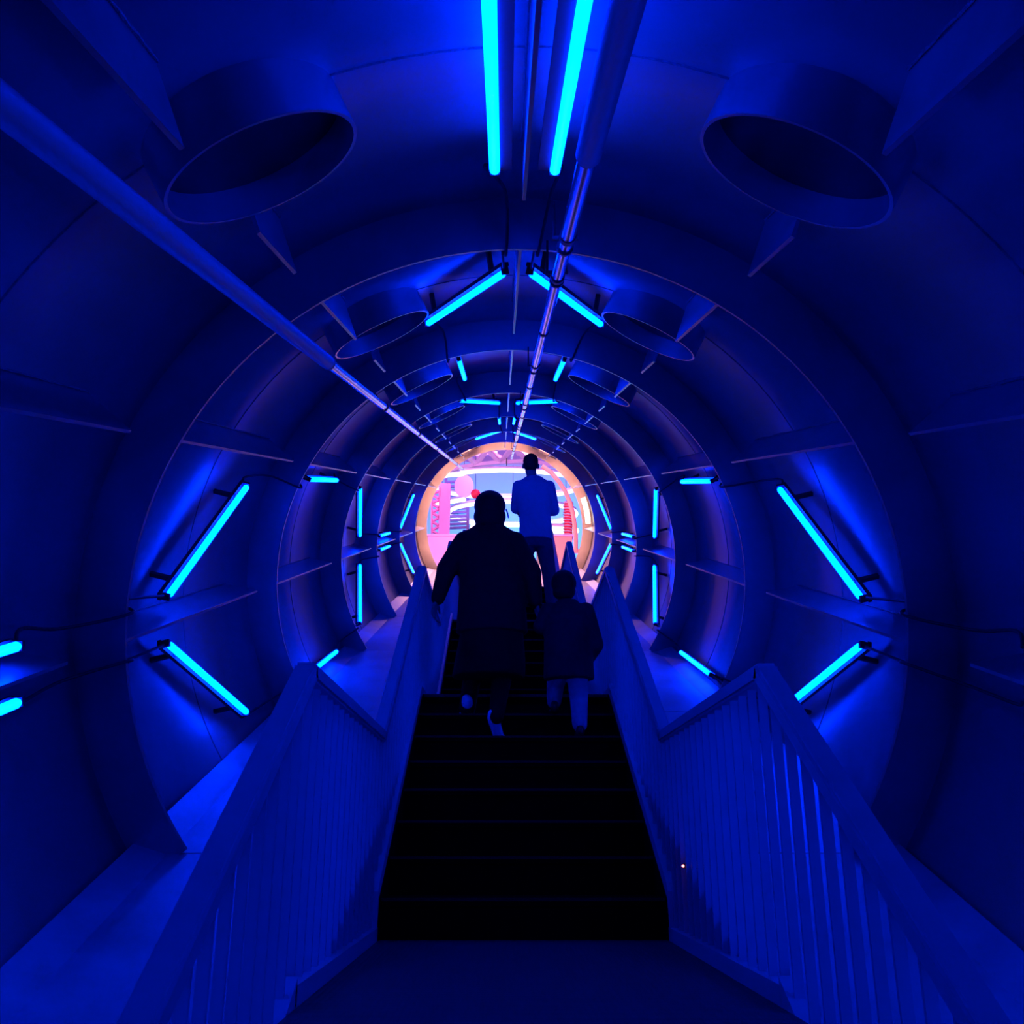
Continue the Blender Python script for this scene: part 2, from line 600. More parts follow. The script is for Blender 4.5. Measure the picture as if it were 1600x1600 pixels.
# ------------------------------------------------------------------ overhead pipes and cables
W_END = 19.5
lp = thing('overhead_pipe', 'long bright metal pipe running up the left of the tunnel', 'pipe', T(-.83, 1.15, 0))
bm = bmesh.new()
tube(bm, [T(-.83, 1.15, -3), T(-.83, 1.15, 4.25)], 0.031, 24)
obj('near_length', bm, M['pipe'], lp, True, Matrix())
bm = bmesh.new()
tube(bm, [T(-.83, 1.15, 4.20), T(-.83, 1.15, W_END)], 0.0235, 24)
obj('far_length', bm, M['chrome'], lp, True, Matrix())
bm = bmesh.new()
tube(bm, [T(-.83, 1.15, 4.24), T(-.83, 1.15, 4.27)], 0.0315, 24)
obj('coupling', bm, M['dark'], lp, True, Matrix())
for k in range(-1, 8):
    w = ring_w(k)
    bm = bmesh.new()
    d = Vector((-.83, 1.15)).normalized()
    A = T(-.83, 1.15, w + .0)
    B = T(d.x * 1.53, d.y * 1.53, w)
    tube(bm, [A, B], 0.006, 8)
    tube(bm, [T(-.83, 1.15, w - .012), T(-.83, 1.15, w + .012)], 0.0295, 20)
    obj('hanger', bm, M['dark'], lp, False, Matrix())

rp = thing('overhead_pipe', 'jointed bright metal conduit hung under the roof right of centre', 'pipe', T(.136, 1.38, 0))
PX_, PV_ = .136, 1.38
bm = bmesh.new()
tube(bm, [T(PX_, PV_, -3), T(PX_, PV_, 2.33)], 0.031, 24)
obj('near_sleeve', bm, M['pipe'], rp, True, Matrix())
ws = [2.33, 3.05, 3.6, 4.77, 5.96, 7.06, 8.3, 9.6, 10.9, 12.2, 13.5, 14.8, 16.1, 17.4, 18.5, W_END]
for i in range(len(ws) - 1):
    bm = bmesh.new()
    tube(bm, [T(PX_, PV_, ws[i]), T(PX_, PV_, ws[i + 1] - .01)], 0.022 if i else .0235, 20)
    obj('conduit_length', bm, M['chrome'], rp, True, Matrix())
    bm = bmesh.new()
    tube(bm, [T(PX_, PV_, ws[i] - .018), T(PX_, PV_, ws[i] + .018)], 0.0265, 20)
    cl = obj('clamp', bm, M['dark'], rp, True, Matrix())
for w in (3.18, 3.66, 6.2, 8.73, 11.26, 13.8, 16.3):
    bm = bmesh.new()
    box(bm, T(PX_, PV_ + .03, w), (.085, .016, .012), Matrix.Rotation(TH, 3, 'X'))
    for s in (-1, 1):
        tube(bm, [T(PX_ + s * .036, PV_ + .03, w), T(PX_ + s * .036, 1.53, w)], .005, 6)
    tube(bm, [T(PX_, PV_, w - .01), T(PX_, PV_, w + .01)], .028, 20)
    obj('bracket', bm, M['dark'], rp, False, Matrix())


def cable(pts, label, r=0.0065):
    """smooth black cable through points given as (rho, angle, w)"""
    P = [pol(*p) for p in pts]
    out = []
    n = len(P)
    for i in range(n - 1):
        p0, p1, p2, p3 = P[max(i - 1, 0)], P[i], P[i + 1], P[min(i + 2, n - 1)]
        for j in range(8):
            t = j / 8
            out.append(0.5 * ((2 * p1) + (p2 - p0) * t + (2 * p0 - 5 * p1 + 4 * p2 - p3) * t * t + (3 * p1 - p0 - 3 * p2 + p3) * t ** 3))
    out.append(P[-1])
    bm = bmesh.new()
    tube(bm, out, r, 8)
    return tag(obj('cable', bm, M['cable'], None, True), label, 'cable', 'black lamp cables')


for b in range(0, 5):
    w0, w1 = ring_w(b), ring_w(b + 1)
    for base, sg, nm in ((180, -1, 'left wall above the side fin'), (180, 1, 'left wall below the side fin'), (0, 1, 'right wall above the side fin'), (0, -1, 'right wall below the side fin'),
                         (90, 1, 'roof left of the overhead fin'), (90, -1, 'roof right of the overhead fin')):
        def off(bb, end):
            q = {0: (3.2, 3.2), 1: (4, 23), 2: (25.8, 26.4), 3: (24.4, 5.6)}[bb % 4][end]
            if base == 90:
                q = {0: (3.6, 3.4), 1: (2.2, 17.4), 2: (13.6, 13.6), 3: (17.4, 3.4)}[bb % 4][end]
            return q
        wl = w0 + {0: 1.82, 1: 1.55, 2: 1.69, 3: 1.56}[b % 4]
        wn = w1 + {0: .80, 1: .66, 2: .60, 3: .65}[(b + 1) % 4]
        a0, a1 = base + sg * off(b, 1), base + sg * off(b + 1, 0)
        random.seed(b * 7 + base + sg)
        cable([(1.60, a0, wl + .02), (1.655, a0 + sg * 1.0, wl + .16), (1.66, (a0 + a1) / 2 + random.uniform(-1, 1), w1 - .24), (1.50, (a0 + a1) / 2 + random.uniform(-1, 1), w1 + .0),
               (1.655, a1 + sg * .6, w1 + .2), (1.60, a1, wn - .02)],
              'thin black lamp cable over ring %s on %s' % (NTH[b + 1], nm))

# ------------------------------------------------------------------ warm panel in the last bay; added unseen lamps turn its ring orange
for lb, a0, a1, r0, r1, w0, w1 in (
        ('bright warm white panel lamp on the right face of the last ring flange', 2.5, 21.5, 1.575, 1.690, 18.88, 18.925),
        ('added warm fill lamp on the upper left, unseen behind the sixth ring flange', 122, 176, 1.56, 1.70, 16.42, 16.47),
        ('added warm fill lamp on the upper right, unseen behind the sixth ring flange', 4, 58, 1.56, 1.70, 16.42, 16.47),
        ('added warm fill lamp on the roof, unseen behind the sixth ring flange', 62, 118, 1.56, 1.70, 16.42, 16.47),
        ('added warm fill lamp on the lower left, unseen behind the sixth ring flange', 184, 205, 1.56, 1.70, 16.42, 16.47),
        ('added warm fill lamp on the lower right, unseen behind the sixth ring flange', -25, -4, 1.56, 1.70, 16.42, 16.47)):
    flat = w0 > 18
    wl = thing('panel_or_fill_lamp', lb, 'lamp', pol((r0 + r1) / 2, (a0 + a1) / 2, (w0 + w1) / 2), 'warm lamps of the last bay')
    bm = bmesh.new()
    if flat:
        arc_solid(bm, [(r0 + .008, w0 - .004), (r1 - .008, w0 - .004), (r1 - .008, w0 + .006), (r0 + .008, w0 + .006)], a0 + .4, a1 - .4, 12)
    else:
        arc_solid(bm, [(r0 + .008, w1 - .006), (r1 - .008, w1 - .006), (r1 - .008, w1 + .004), (r0 + .008, w1 + .004)], a0 + .4, a1 - .4, 12)
    obj('diffuser', bm, M['warmw' if flat else 'warm'], wl, False, Matrix())
    bm = bmesh.new()
    arc_solid(bm, [(r0, w0 + .002 * flat), (r1, w0 + .002 * flat), (r1, w1), (r0, w1)], a0, a1, 12)
    obj('housing', bm, M['ring'], wl, False, Matrix())

# ------------------------------------------------------------------ the exhibition sphere at the top
SCN = T(0, 0, 27.0)
SR = 8.0
bm = bmesh.new()
N1, N2 = 48, 64
a_min = math.asin((R_SH + .02) / SR)
rows = []
for i in range(N1 + 1):
    a = a_min + (pi - a_min) * i / N1
    rw = []
    for j in range(N2):
        p = 2 * pi * j / N2
        rw.append(bm.verts.new(SCN + (Vector((1, 0, 0)) * cos(p) + TUP * sin(p)) * (SR * sin(a)) - TDIR * (SR * cos(a))) if i < N1 or j == 0 else rw[0])
    rows.append(rw)
for i in range(N1):
    for j in range(N2):
        q = (rows[i][j], rows[i][(j + 1) % N2], rows[i + 1][(j + 1) % N2], rows[i + 1][j])
        q = list(dict.fromkeys(q))
        if len(q) > 2:
            bm.faces.new(q)
struct(obj('wall_sphere', bm, M['roomwall'], None, True), 'round pale wall of the bright room', 'wall')
FZ = foot(5)[1]
bm = bmesh.new()
cy, cz = SCN.y, SCN.z
fr = sqrt(SR ** 2 - (cz - FZ) ** 2)
pts = [(fr * cos(2 * pi * i / 64), cy + fr * sin(2 * pi * i / 64), FZ - .02) for i in range(64)]
pts = [p for p in pts if p[1] > foot(5)[0] + .25]
prism(bm, pts, (0, 0, -.06))
struct(obj('floor_sphere', bm, M['roomwall']), 'pale floor of the bright room', 'floor')


def hoop(cx, y_near, y_far, hw, wc, label, m, a0=0, a1=360, r=0.055):
    """horizontal neon hoop whose near and far edge are seen at two heights"""
    A, B = at(cx, y_near, wc), at(cx, y_far, wc)
    z = (A.z + B.z) / 2
    k1 = (A.z - EYE) / A.y
    k2 = (B.z - EYE) / B.y
    yn, yf = (z - EYE) / k1, (z - EYE) / k2
    c = Vector((A.x, (yn + yf) / 2, z))
    rx, ry = hw / F_PX * wc, (yf - yn) / 2
    n = 72
    root = thing('neon_hoop', label, 'neon light', c, 'white neon hoops in the bright room')
    P = [c + Vector((rx * cos(radians(a0 + (a1 - a0) * i / n)), ry * sin(radians(a0 + (a1 - a0) * i / n)), 0)) for i in range(n + 1)]
    bm = bmesh.new()
    cl = abs(a1 - a0) == 360
    tube(bm, P[:-1] if cl else P, r, 10, closed=cl)
    obj('glowing_tube', bm, m, root, True, Matrix())
    bm = bmesh.new()
    P2 = [p + Vector((0, 0, r * 1.5)) for p in P]
    tube(bm, P2[:-1] if cl else P2, r * .7, 6, closed=cl)
    obj('channel', bm, M['truss'], root, True, Matrix())
    for q in (30, 150, 270):
        p = c + Vector((rx * cos(radians(q)), ry * sin(radians(q)), 0))
        top = Vector((p.x, p.y, cz + sqrt(max(.1, SR ** 2 - p.x ** 2 - (p.y - cy) ** 2)) - .02))
        bm = bmesh.new()
        tube(bm, [p, top], .01, 6)
        obj('suspension_wire', bm, M['cable'], root, False, Matrix())
    return root


hoop(790, 735, 778, 118, 26.0, 'large white neon hoop highest in the bright room', M['hoop'])
hoop(800, 784, 821, 100, 27.5, 'white neon hoop below the large one, behind the two adults', M['hoop'])


def bar(p, q, label, m, r=.055):
    root = thing('neon_bar', label, 'neon light', (p + q) / 2, 'straight neon bars in the bright room')
    bm = bmesh.new()
    tube(bm, [p, q], r, 10, round_ends=True)
    obj('glowing_tube', bm, m, root, True, Matrix())
    bm = bmesh.new()
    up = Vector((0, .0, r * 1.5))
    tube(bm, [p + up, q + up], r * .7, 6)
    obj('channel', bm, M['truss'], root, True, Matrix())
    return root


bar(at(678, 788, 24.5), at(724, 781, 26.5), 'straight white neon bar beside the pink column', M['hoopw'])
bar(at(676, 745, 23.5), at(722, 741, 25.5), 'straight white neon bar above the pink column', M['hoopw'])
bar(at(838, 827, 24.0), at(899, 829, 23.6), 'thick warm neon bar low on the right by the red coil', M['hoopw'], .08)

# curved pale screen behind
bm = bmesh.new()
n = 24
fr_, bk = [], []
for i in range(n + 1):
    a = radians(-40 + 80 * i / n)
    for L_, rr in ((fr_, 6.0), (bk, 6.05)):
        L_.append(Vector((.4 + rr * sin(a) * .85, 25.8 + rr * cos(a) * .8, 0)))
zb, zt = FZ - .0, EYE + 12.05
def col(v, z): return Vector((v.x, v.y, z))
for A_, B_ in ((fr_, None),):
    for i in range(n):
        f1 = [bm.verts.new(col(fr_[i], zb)), bm.verts.new(col(fr_[i + 1], zb)), bm.verts.new(col(fr_[i + 1], zt)), bm.verts.new(col(fr_[i], zt))]
        f2 = [bm.verts.new(col(bk[i], zb)), bm.verts.new(col(bk[i + 1], zb)), bm.verts.new(col(bk[i + 1], zt)), bm.verts.new(col(bk[i], zt))]
        bm.faces.new(f1)
        bm.faces.new(f2[::-1])
        for j in range(4):
            bm.faces.new((f1[j], f1[(j + 1) % 4], f2[(j + 1) % 4], f2[j]))
bmesh.ops.remove_doubles(bm, verts=bm.verts, dist=.0005)
tag(obj('curved_screen', bm, M['panel']), 'tall curved lavender screen at the back of the bright room', 'screen')

# ceiling lattice
def strut(bm, a, b, wd=.1, th=.06):
    d = b - a
    x, y = frame_of(d)
    box(bm, (a + b) / 2, (d.length, wd, th), Matrix((d.normalized(), x, y)).transposed())


la = thing('ceiling_truss', 'pale violet lattice truss crossing the ceiling of the bright room', 'truss', at(760, 720, 25))
up = [at(690, 712, 25.0), at(725, 706, 25.0), at(760, 702, 25.0), at(800, 699, 25.0), at(850, 701, 25.0), at(905, 712, 25.0)]
lo = [at(682, 742, 25.2), at(705, 734, 25.2), at(742, 727, 25.2), at(780, 723, 25.2), at(826, 721, 25.2), at(880, 730, 25.2)]
for nm, ps in (('top_chord', up), ('bottom_chord', lo)):
    bm = bmesh.new()
    for i in range(len(ps) - 1):
        strut(bm, ps[i], ps[i + 1], .12, .1)
    obj(nm, bm, M['truss'], la, False, Matrix())
for i in range(5):
    for a_, b_ in ((up[i], lo[i + 1]), (lo[i + 1], up[i + 1])):
        bm = bmesh.new()
        strut(bm, a_, b_, .14, .06)
        obj('diagonal_brace', bm, M['truss'], la, False, Matrix())
for i, (a_, b_, m_) in enumerate(((at(764, 706, 27.5), at(782, 716, 27.5), 'red'), (at(742, 712, 27.8), at(776, 708, 27.8), 'pink'), (at(806, 708, 26.8), at(838, 713, 26.8), 'orange'))):
    bm = bmesh.new()
    strut(bm, a_, b_, .12, .08)
    tag(obj('ceiling_slat', bm, M[m_]), ['red slat between ceiling trusses of the bright room', 'pink slat between ceiling trusses of the bright room', 'orange slat just left of the tall man\'s head'][i], 'slat')

# pink column, discs, coil
pc = thing('display_column', 'pink column standing at the left of the bright room', 'column', Vector((at(694, 820, 24).x, at(694, 820, 24).y, FZ)))
bm = bmesh.new()
p = at(694, 800, 24.0)
box(bm, (p.x, p.y, (FZ + p.z + .7) / 2), (.26, .26, p.z + .7 - FZ))
obj('shaft', bm, M['pink'], pc, False, Matrix())
bm = bmesh.new()
for i in range(14):
    q = at(680, 770 + i * 7, 24.0)
    box(bm, q, (.16, .1, .05), Matrix.Rotation(.5 if i % 2 else -.5, 3, 'Y'))
p0, p1 = at(674, 762, 24.0), at(674, 866, 24.0)
tube(bm, [p0, p1], .025, 8)
tube(bm, [at(686, 762, 24.0), at(686, 866, 24.0)], .025, 8)
obj('lattice', bm, M['pink'], pc, False, Matrix())

dd = thing('hanging_disc', 'pale pink disc hanging on the left of the bright room', 'disc', at(724, 758, 26.5))
bm = bmesh.new()
c0 = at(724, 760, 26.5)
r = bmesh.ops.create_cone(bm, cap_ends=True, segments=48, radius1=.26, radius2=.26, depth=.04, matrix=Matrix.Translation(c0) @ Matrix.Rotation(pi / 2, 4, 'X') @ Matrix.Diagonal((1, 1.25, 1, 1)))
obj('disc_plate', bm, M['rose'], dd, False, Matrix())
bm = bmesh.new()
tube(bm, [c0, c0 + Vector((0, 0, 3.2))], .012, 6)
obj('cord', bm, M['cable'], dd, False, Matrix())
bm = bmesh.new()
c1 = at(742, 772, 26.0)
bmesh.ops.create_uvsphere(bm, u_segments=24, v_segments=16, radius=.13, matrix=Matrix.Translation(c1))
rb = thing('hanging_ball', 'small red ball hanging beside the nearer adult\'s head', 'ball', c1)
obj('ball', bm, M['red'], rb, True, Matrix())
bm = bmesh.new()
tube(bm, [c1, c1 + Vector((0, 0, 3.6))], .008, 6)
obj('cord', bm, M['cable'], rb, False, Matrix())

# purple machine shelves on the left
rk = thing('slatted_rack', 'violet slatted rack behind the pink column', 'rack', at(715, 800, 27.5))
for i, y in enumerate((752, 759, 766, 773, 794, 800, 806, 812, 818, 824)):
    bm = bmesh.new()
    strut(bm, at(694, y + 2, 27.5), at(732, y, 27.5), .07, .06)
    obj('shelf_slat', bm, M['rack'], rk, False, Matrix())
for x in (696, 730):
    bm = bmesh.new()
    strut(bm, at(x, 742, 27.5), at(x, 870, 27.5), .08, .08)
    obj('upright', bm, M['rack'], rk, False, Matrix())

rc = thing('red_coil', 'red coil column with white turns on the right of the bright room', 'coil', at(887, 810, 23.2))
bm = bmesh.new()
tube(bm, [at(887, 783, 23.2), at(887, 838, 23.2)], .10, 20)
obj('core', bm, M['red'], rc, True, Matrix())
bm = bmesh.new()
A, B = at(887, 784, 23.2), at(887, 837, 23.2)
n = 12 * 20
tube(bm, [A.lerp(B, i / n) + Vector((.12 * cos(2 * pi * i / 20), .12 * sin(2 * pi * i / 20), 0)) for i in range(n + 1)], .011, 6)
obj('winding', bm, M['shoe'], rc, True, Matrix())

bp = thing('bent_pipe', 'salmon pipe bending down on the right of the bright room', 'pipe', at(893, 790, 21.5))
bm = bmesh.new()
ctrl = [(846, 728), (860, 738), (872, 752), (882, 767), (889, 783), (894, 800), (897, 818), (899, 836), (899, 860)]
tube(bm, [at(x, y, 21.6) for x, y in ctrl], .05, 12)
obj('pipe', bm, M['orange'], bp, True, Matrix())
bm = bmesh.new()
tube(bm, [at(899, 858, 21.6), at(899, 864, 21.6)], .09, 16)
obj('foot_flange', bm, M['orange'], bp, True, Matrix())

# low salmon bench wall just inside the room
for i, (x0, x1, m_, lb) in enumerate(((845, 893, 'orange', 'low salmon counter at the mouth of the bright room, right'), (668, 712, 'rose', 'low pink counter at the mouth of the bright room, left'))):
    A, B = at(x0, 838, 22.5), at(x1, 838, 22.5)
    cb = thing('low_counter', lb, 'counter', Vector(((A.x + B.x) / 2, A.y, FZ)))
    bm = bmesh.new()
    box(bm, ((A.x + B.x) / 2, A.y + .2, (FZ + A.z) / 2), (abs(B.x - A.x), .4, A.z - FZ))
    obj('cabinet', bm, M[m_], cb, False, Matrix())
    bm = bmesh.new()
    box(bm, ((A.x + B.x) / 2, A.y + .2, A.z + .02), (abs(B.x - A.x) + .06, .46, .04))
    obj('counter_top', bm, M['rose'], cb, False, Matrix())


# ------------------------------------------------------------------ people
def blob_mesh(parts, voxel=0.010, smooth=4):
    """one continuous surface grown round capsules, ellipsoids and lofts"""
    bm = bmesh.new()
    for p in parts:
        if p[0] == 'cap':
            _, a, b, r0, r1 = p
            a, b = Vector(a), Vector(b)
            tube(bm, [a, b], [r0, r1], 16)
            for c, r in ((a, r0), (b, r1)):
                bmesh.ops.create_uvsphere(bm, u_segments=16, v_segments=10, radius=r, matrix=Matrix.Translation(c))
        elif p[0] == 'ell':
            _, c, s = p[:3]
            rot = p[3] if len(p) > 3 else (0, 0, 0)
            bmesh.ops.create_uvsphere(bm, u_segments=24, v_segments=16, radius=1,
                                      matrix=Matrix.Translation(c) @ Euler(rot).to_matrix().to_4x4() @ Matrix.Diagonal((*s, 1)))
        elif p[0] == 'loft':
            rows = []
            for c, rx, ry in p[1]:
                rows.append([bm.verts.new(Vector(c) + Vector((rx * cos(2 * pi * i / 32), ry * sin(2 * pi * i / 32), 0))) for i in range(32)])
            for A, B in zip(rows, rows[1:]):
                for i in range(32):
                    bm.faces.new((A[i], A[(i + 1) % 32], B[(i + 1) % 32], B[i]))
            bm.faces.new(rows[0][::-1])
            bm.faces.new(rows[-1])
    bmesh.ops.recalc_face_normals(bm, faces=bm.faces)
    me = bpy.data.meshes.new('tmp')
    bm.to_mesh(me)
    bm.free()
    o = bpy.data.objects.new('tmp', me)
    COL.objects.link(o)
    md = o.modifiers.new('r', 'REMESH')
    md.mode = 'VOXEL'
    md.voxel_size = voxel
    sm = o.modifiers.new('s', 'SMOOTH')
    sm.iterations = smooth
    sm.factor = 0.5
    dg = bpy.context.evaluated_depsgraph_get()
    res = bpy.data.meshes.new_from_object(o.evaluated_get(dg))
    bpy.data.objects.remove(o)
    bpy.data.meshes.remove(me)
    return res


def blob(name, parts, m, parent, voxel=.010, smooth=4):
    me = blob_mesh(parts, voxel, smooth)
    me.name = name
    me.materials.clear()
    me.materials.append(m)
    for p in me.polygons:
        p.use_smooth = True
        p.material_index = 0
    o = bpy.data.objects.new(name, me)
    COL.objects.link(o)
    o.parent = parent
    return o


def hand_parts(wr, d, across, curl, s=1.0):
    """palm and five curled fingers: d points along the hand, across towards the thumb, curl towards the palm side"""
    wr, d, ac, cu = Vector(wr), Vector(d).normalized(), Vector(across).normalized(), Vector(curl).normalized()
    out = []
    for t in (-.026, -.009, .009, .026):
        out.append(('cap', wr + ac * t * .6 * s, wr + d * .085 * s + ac * t * 1.1 * s, .014 * s, .012 * s))
    for t, L in ((.034, .068), (.0115, .078), (-.0115, .072), (-.034, .056)):
        b0 = wr + d * .085 * s + ac * t * s
        b1 = b0 + (d * .9 + cu * .35 + ac * t * 1.5).normalized() * L * .42 * s
        b2 = b1 + (d * .6 + cu * .75).normalized() * L * .32 * s
        b3 = b2 + (d * .2 + cu * .95).normalized() * L * .28 * s
        out += [('cap', b0, b1, .0092 * s, .0085 * s), ('cap', b1, b2, .0085 * s, .0078 * s), ('cap', b2, b3, .0078 * s, .007 * s)]
    t0 = wr + d * .025 * s + ac * .028 * s
    t1 = t0 + (d * .6 + ac * .75 + cu * .2).normalized() * .038 * s
    t2 = t1 + (d * .85 + ac * .25 + cu * .4).normalized() * .03 * s
    out += [('cap', t0, t1, .013 * s, .0105 * s), ('cap', t1, t2, .0105 * s, .0085 * s)]
    return out


def head_parts(c, s=1.0, yaw=0.0):
    """skull, jaw, nose, lips, ears, brow; faces +y"""
    c = Vector(c)
    R = Matrix.Rotation(yaw, 3, 'Z')
    f = lambda x, y, z: c + R @ Vector((x, y, z)) * s
    return [('ell', f(0, -.008, .025), (.076 * s, .094 * s, .090 * s), (0, 0, yaw)), ('ell', f(0, .022, -.045), (.058 * s, .066 * s, .072 * s), (0, 0, yaw)),
            ('ell', f(0, .066, -.095), (.026 * s, .022 * s, .020 * s)), ('cap', f(0, .083, .008), f(0, .104, -.030), .009 * s, .014 * s),
            ('ell', f(0, .084, -.062), (.024 * s, .012 * s, .010 * s)), ('ell', f(0, .080, .022), (.052 * s, .014 * s, .010 * s)),
            ('ell', f(-.079, -.004, -.012), (.011 * s, .020 * s, .032 * s)), ('ell', f(.079, -.004, -.012), (.011 * s, .020 * s, .032 * s))]


def eyes(root, c, s=1.0):
    for sx in (-1, 1):
        bm = bmesh.new()
        bmesh.ops.create_uvsphere(bm, u_segments=12, v_segments=8, radius=.0125 * s, matrix=Matrix.Translation(Vector(c) + Vector((sx * .031, .079, -.004)) * s))
        obj('eye', bm, M['eye'], root, True)


def shoe(name, root, c, L, yaw, pitch, m, s=1.0):
    R = Euler((pitch, 0, yaw)).to_matrix()
    c = Vector(c)
    f = lambda x, y, z: c + R @ Vector((x, y, z)) * s
    return blob(name, [('ell', f(0, -.08, .045), (.036 * s, .05 * s, .045 * s), (pitch, 0, yaw)), ('cap', f(0, -.08, .032), f(0, .07, .028), .036 * s, .032 * s),
                       ('ell', f(0, .09, .030), (.042 * s, .06 * s, .030 * s), (pitch, 0, yaw)), ('cap', f(0, -.07, .07), f(0, -.05, .09), .036 * s, .034 * s)], m, root, .008, 2)


# --- adult in the dark coat, climbing (local origin on the tread under the rear foot)
Y1, Z1f = foot(1)
wx, wy, wz = -0.125, Y1 + GO * 5 + .10, Z1f + RI * 6
wo = thing('person', 'person in dark coat and long skirt climbing, left hand out, holding the child\'s hand', 'person', (wx, wy, wz))
H = Vector((-.02, .28, 1.515))     # head centre
chest = Vector((-.02, .20, 1.19))
hip = Vector((0, .10, .80))
lh, rh = Vector((-.345, .14, .87)), Vector((.275, .12, .84))
ls, rs = chest + Vector((-.165, .01, .085)), chest + Vector((.165, .01, .085))
le, re = Vector((-.29, .12, 1.06)), Vector((.25, .13, 1.05))
lk, rk_ = Vector((-.10, .30, .55)), Vector((.07, .16, .42))
la_, ra_ = Vector((-.135, .26, .20)), Vector((.03, -.02, .12))
body = [('loft', [(hip + Vector((0, 0, -.08)), .15, .11), (hip + Vector((0, 0, .05)), .155, .11), (hip.lerp(chest, .5), .125, .095), (chest, .155, .11), (chest + Vector((0, .01, .10)), .15, .085), (chest + Vector((0, .02, .15)), .07, .06)]),
        ('cap', chest + Vector((0, .02, .12)), H + Vector((0, -.01, -.08)), .055, .05),
        ('cap', ls, le, .045, .038), ('cap', le, lh, .038, .026), ('cap', rs, re, .045, .038), ('cap', re, rh, .038, .026),
        ('cap', hip + Vector((-.085, 0, -.03)), lk, .085, .055), ('cap', lk, la_, .052, .036), ('cap', hip + Vector((.085, 0, -.03)), rk_, .085, .055), ('cap', rk_, ra_, .052, .036),
        ('cap', la_, la_ + Vector((0, .14, -.02)), .034, .028), ('cap', ra_, ra_ + Vector((0, .10, -.08)), .034, .028)]
body += head_parts(H)
body += hand_parts(lh, (lh - le), (.2, .9, 0), (.8, 0, -.2))
body += hand_parts(rh, (rh - re) + Vector((.04, .03, 0)), (-.2, .9, 0), (.5, .2, -.3))
blob('body', body, M['skin'], wo, .0085, 3)
eyes(wo, H)
blob('coat', [('loft', [(hip + Vector((0, -.01, -.16)), .225, .175), (hip + Vector((0, 0, 0)), .215, .165), (hip.lerp(chest, .5), .20, .15), (chest + Vector((0, 0, .02)), .205, .145), (chest + Vector((0, .01, .10)), .205, .115), (chest + Vector((0, .02, .15)), .165, .09), (chest + Vector((0, .025, .20)), .10, .07)]),
              ('cap', ls, le, .07, .068), ('cap', le, le.lerp(lh, .95), .064, .046), ('cap', rs, re, .07, .064), ('cap', re, re.lerp(rh, .95), .064, .046)], M['coat'], wo, .012, 4)
blob('skirt', [('loft', [((-.02, .10, .37), .225, .21), ((-.01, .12, .46), .22, .21), ((0, .10, .66), .195, .17), ((0, .10, .86), .17, .13)])], M['skirt'], wo, .014, 3)
hr = [('ell', H + Vector((0, -.020, .025)), (.106, .112, .105)), ('ell', H + Vector((0, -.035, -.055)), (.108, .085, .095)), ('ell', H + Vector((0, -.03, -.14)), (.105, .08, .07))]
blob('hair', hr, M['hair'], wo, .009, 4)
bm = bmesh.new()
tube(bm, [H + Vector((.108, -.06, -.012)), H + Vector((.118, -.062, -.04)), H + Vector((.124, -.068, -.075))], .005, 8)
obj('white_strap', bm, M['shoe'], wo, True)['label'] = 'short white strap at the neck'
blob('leggings', [('cap', lk, la_ + Vector((-.015, -.07, .0)), .065, .05), ('cap', rk_, ra_ + Vector((0, -.01, -.0)), .065, .046)], M['skirt'], wo, .010, 2)
shoe('shoe', wo, (-.155, .235, .165), .26, .1, -.25, M['shoe'])
shoe('shoe', wo, (.025, .01, .035), .26, -.35, -.75, M['shoe'])

# --- child
cx_, cy_, cz_ = 0.345, Y1 + GO * 5 + .10, Z1f + RI * 6
ch = thing('person', 'small child in a dark jacket and pale trousers climbing beside the adult', 'person', (cx_, cy_, cz_))
H = Vector((-.02, .08, .93))
s_ = .80
chest = Vector((0, .06, .72))
hip = Vector((0, .03, .44))
ls, rs = chest + Vector((-.115, 0, .06)), chest + Vector((.115, 0, .06))
le, lh = Vector((-.165, .06, .68)), Vector((-.125, .09, .76))
re, rh = Vector((.165, .02, .56)), Vector((.12, .14, .47))
lk, rk_ = Vector((-.075, .16, .34)), Vector((.06, .06, .23))
la_, ra_ = Vector((-.085, .16, .205)), Vector((.055, -.03, .045))
body = [('loft', [(hip + Vector((0, 0, -.06)), .10, .08), (hip, .10, .08), (chest, .105, .08), (chest + Vector((0, 0, .08)), .09, .06), (chest + Vector((0, 0, .11)), .05, .045)]),
        ('cap', chest + Vector((0, 0, .08)), H + Vector((0, -.01, -.06)), .04, .038),
        ('cap', ls, le, .034, .028), ('cap', le, lh, .028, .02), ('cap', rs, re, .034, .028), ('cap', re, rh, .028, .02),
        ('cap', hip + Vector((-.05, 0, -.03)), lk, .055, .04), ('cap', lk, la_, .038, .026), ('cap', hip + Vector((.05, 0, -.03)), rk_, .055, .04), ('cap', rk_, ra_, .038, .026),
        ('cap', la_, la_ + Vector((0, .09, -.02)), .024, .02), ('cap', ra_, ra_ + Vector((0, .09, -.015)), .024, .02)]
body += head_parts(H, s_)
body += hand_parts(lh, (-.1, .1, .9), (.2, .9, 0), (-.6, .2, 0), .62)
body += hand_parts(rh, (-.3, .8, -.2), (0, .1, .9), (-.8, .1, 0), .62)
blob('body', body, M['skin'], ch, .0065, 3)
eyes(ch, H, s_)
blob('jacket', [('loft', [(hip + Vector((0, 0, -.09)), .155, .13), (hip + Vector((0, 0, .06)), .15, .125), (chest, .148, .12), (chest + Vector((0, 0, .06)), .135, .095), (chest + Vector((0, 0, .105)), .08, .07), (chest + Vector((0, 0, .13)), .06, .055)]),
                ('cap', ls, le, .056, .05), ('cap', le, le.lerp(lh, .9), .05, .036), ('cap', rs, re, .056, .052), ('cap', re, re.lerp(rh, .9), .052, .036)], M['jacket'], ch, .010, 4)
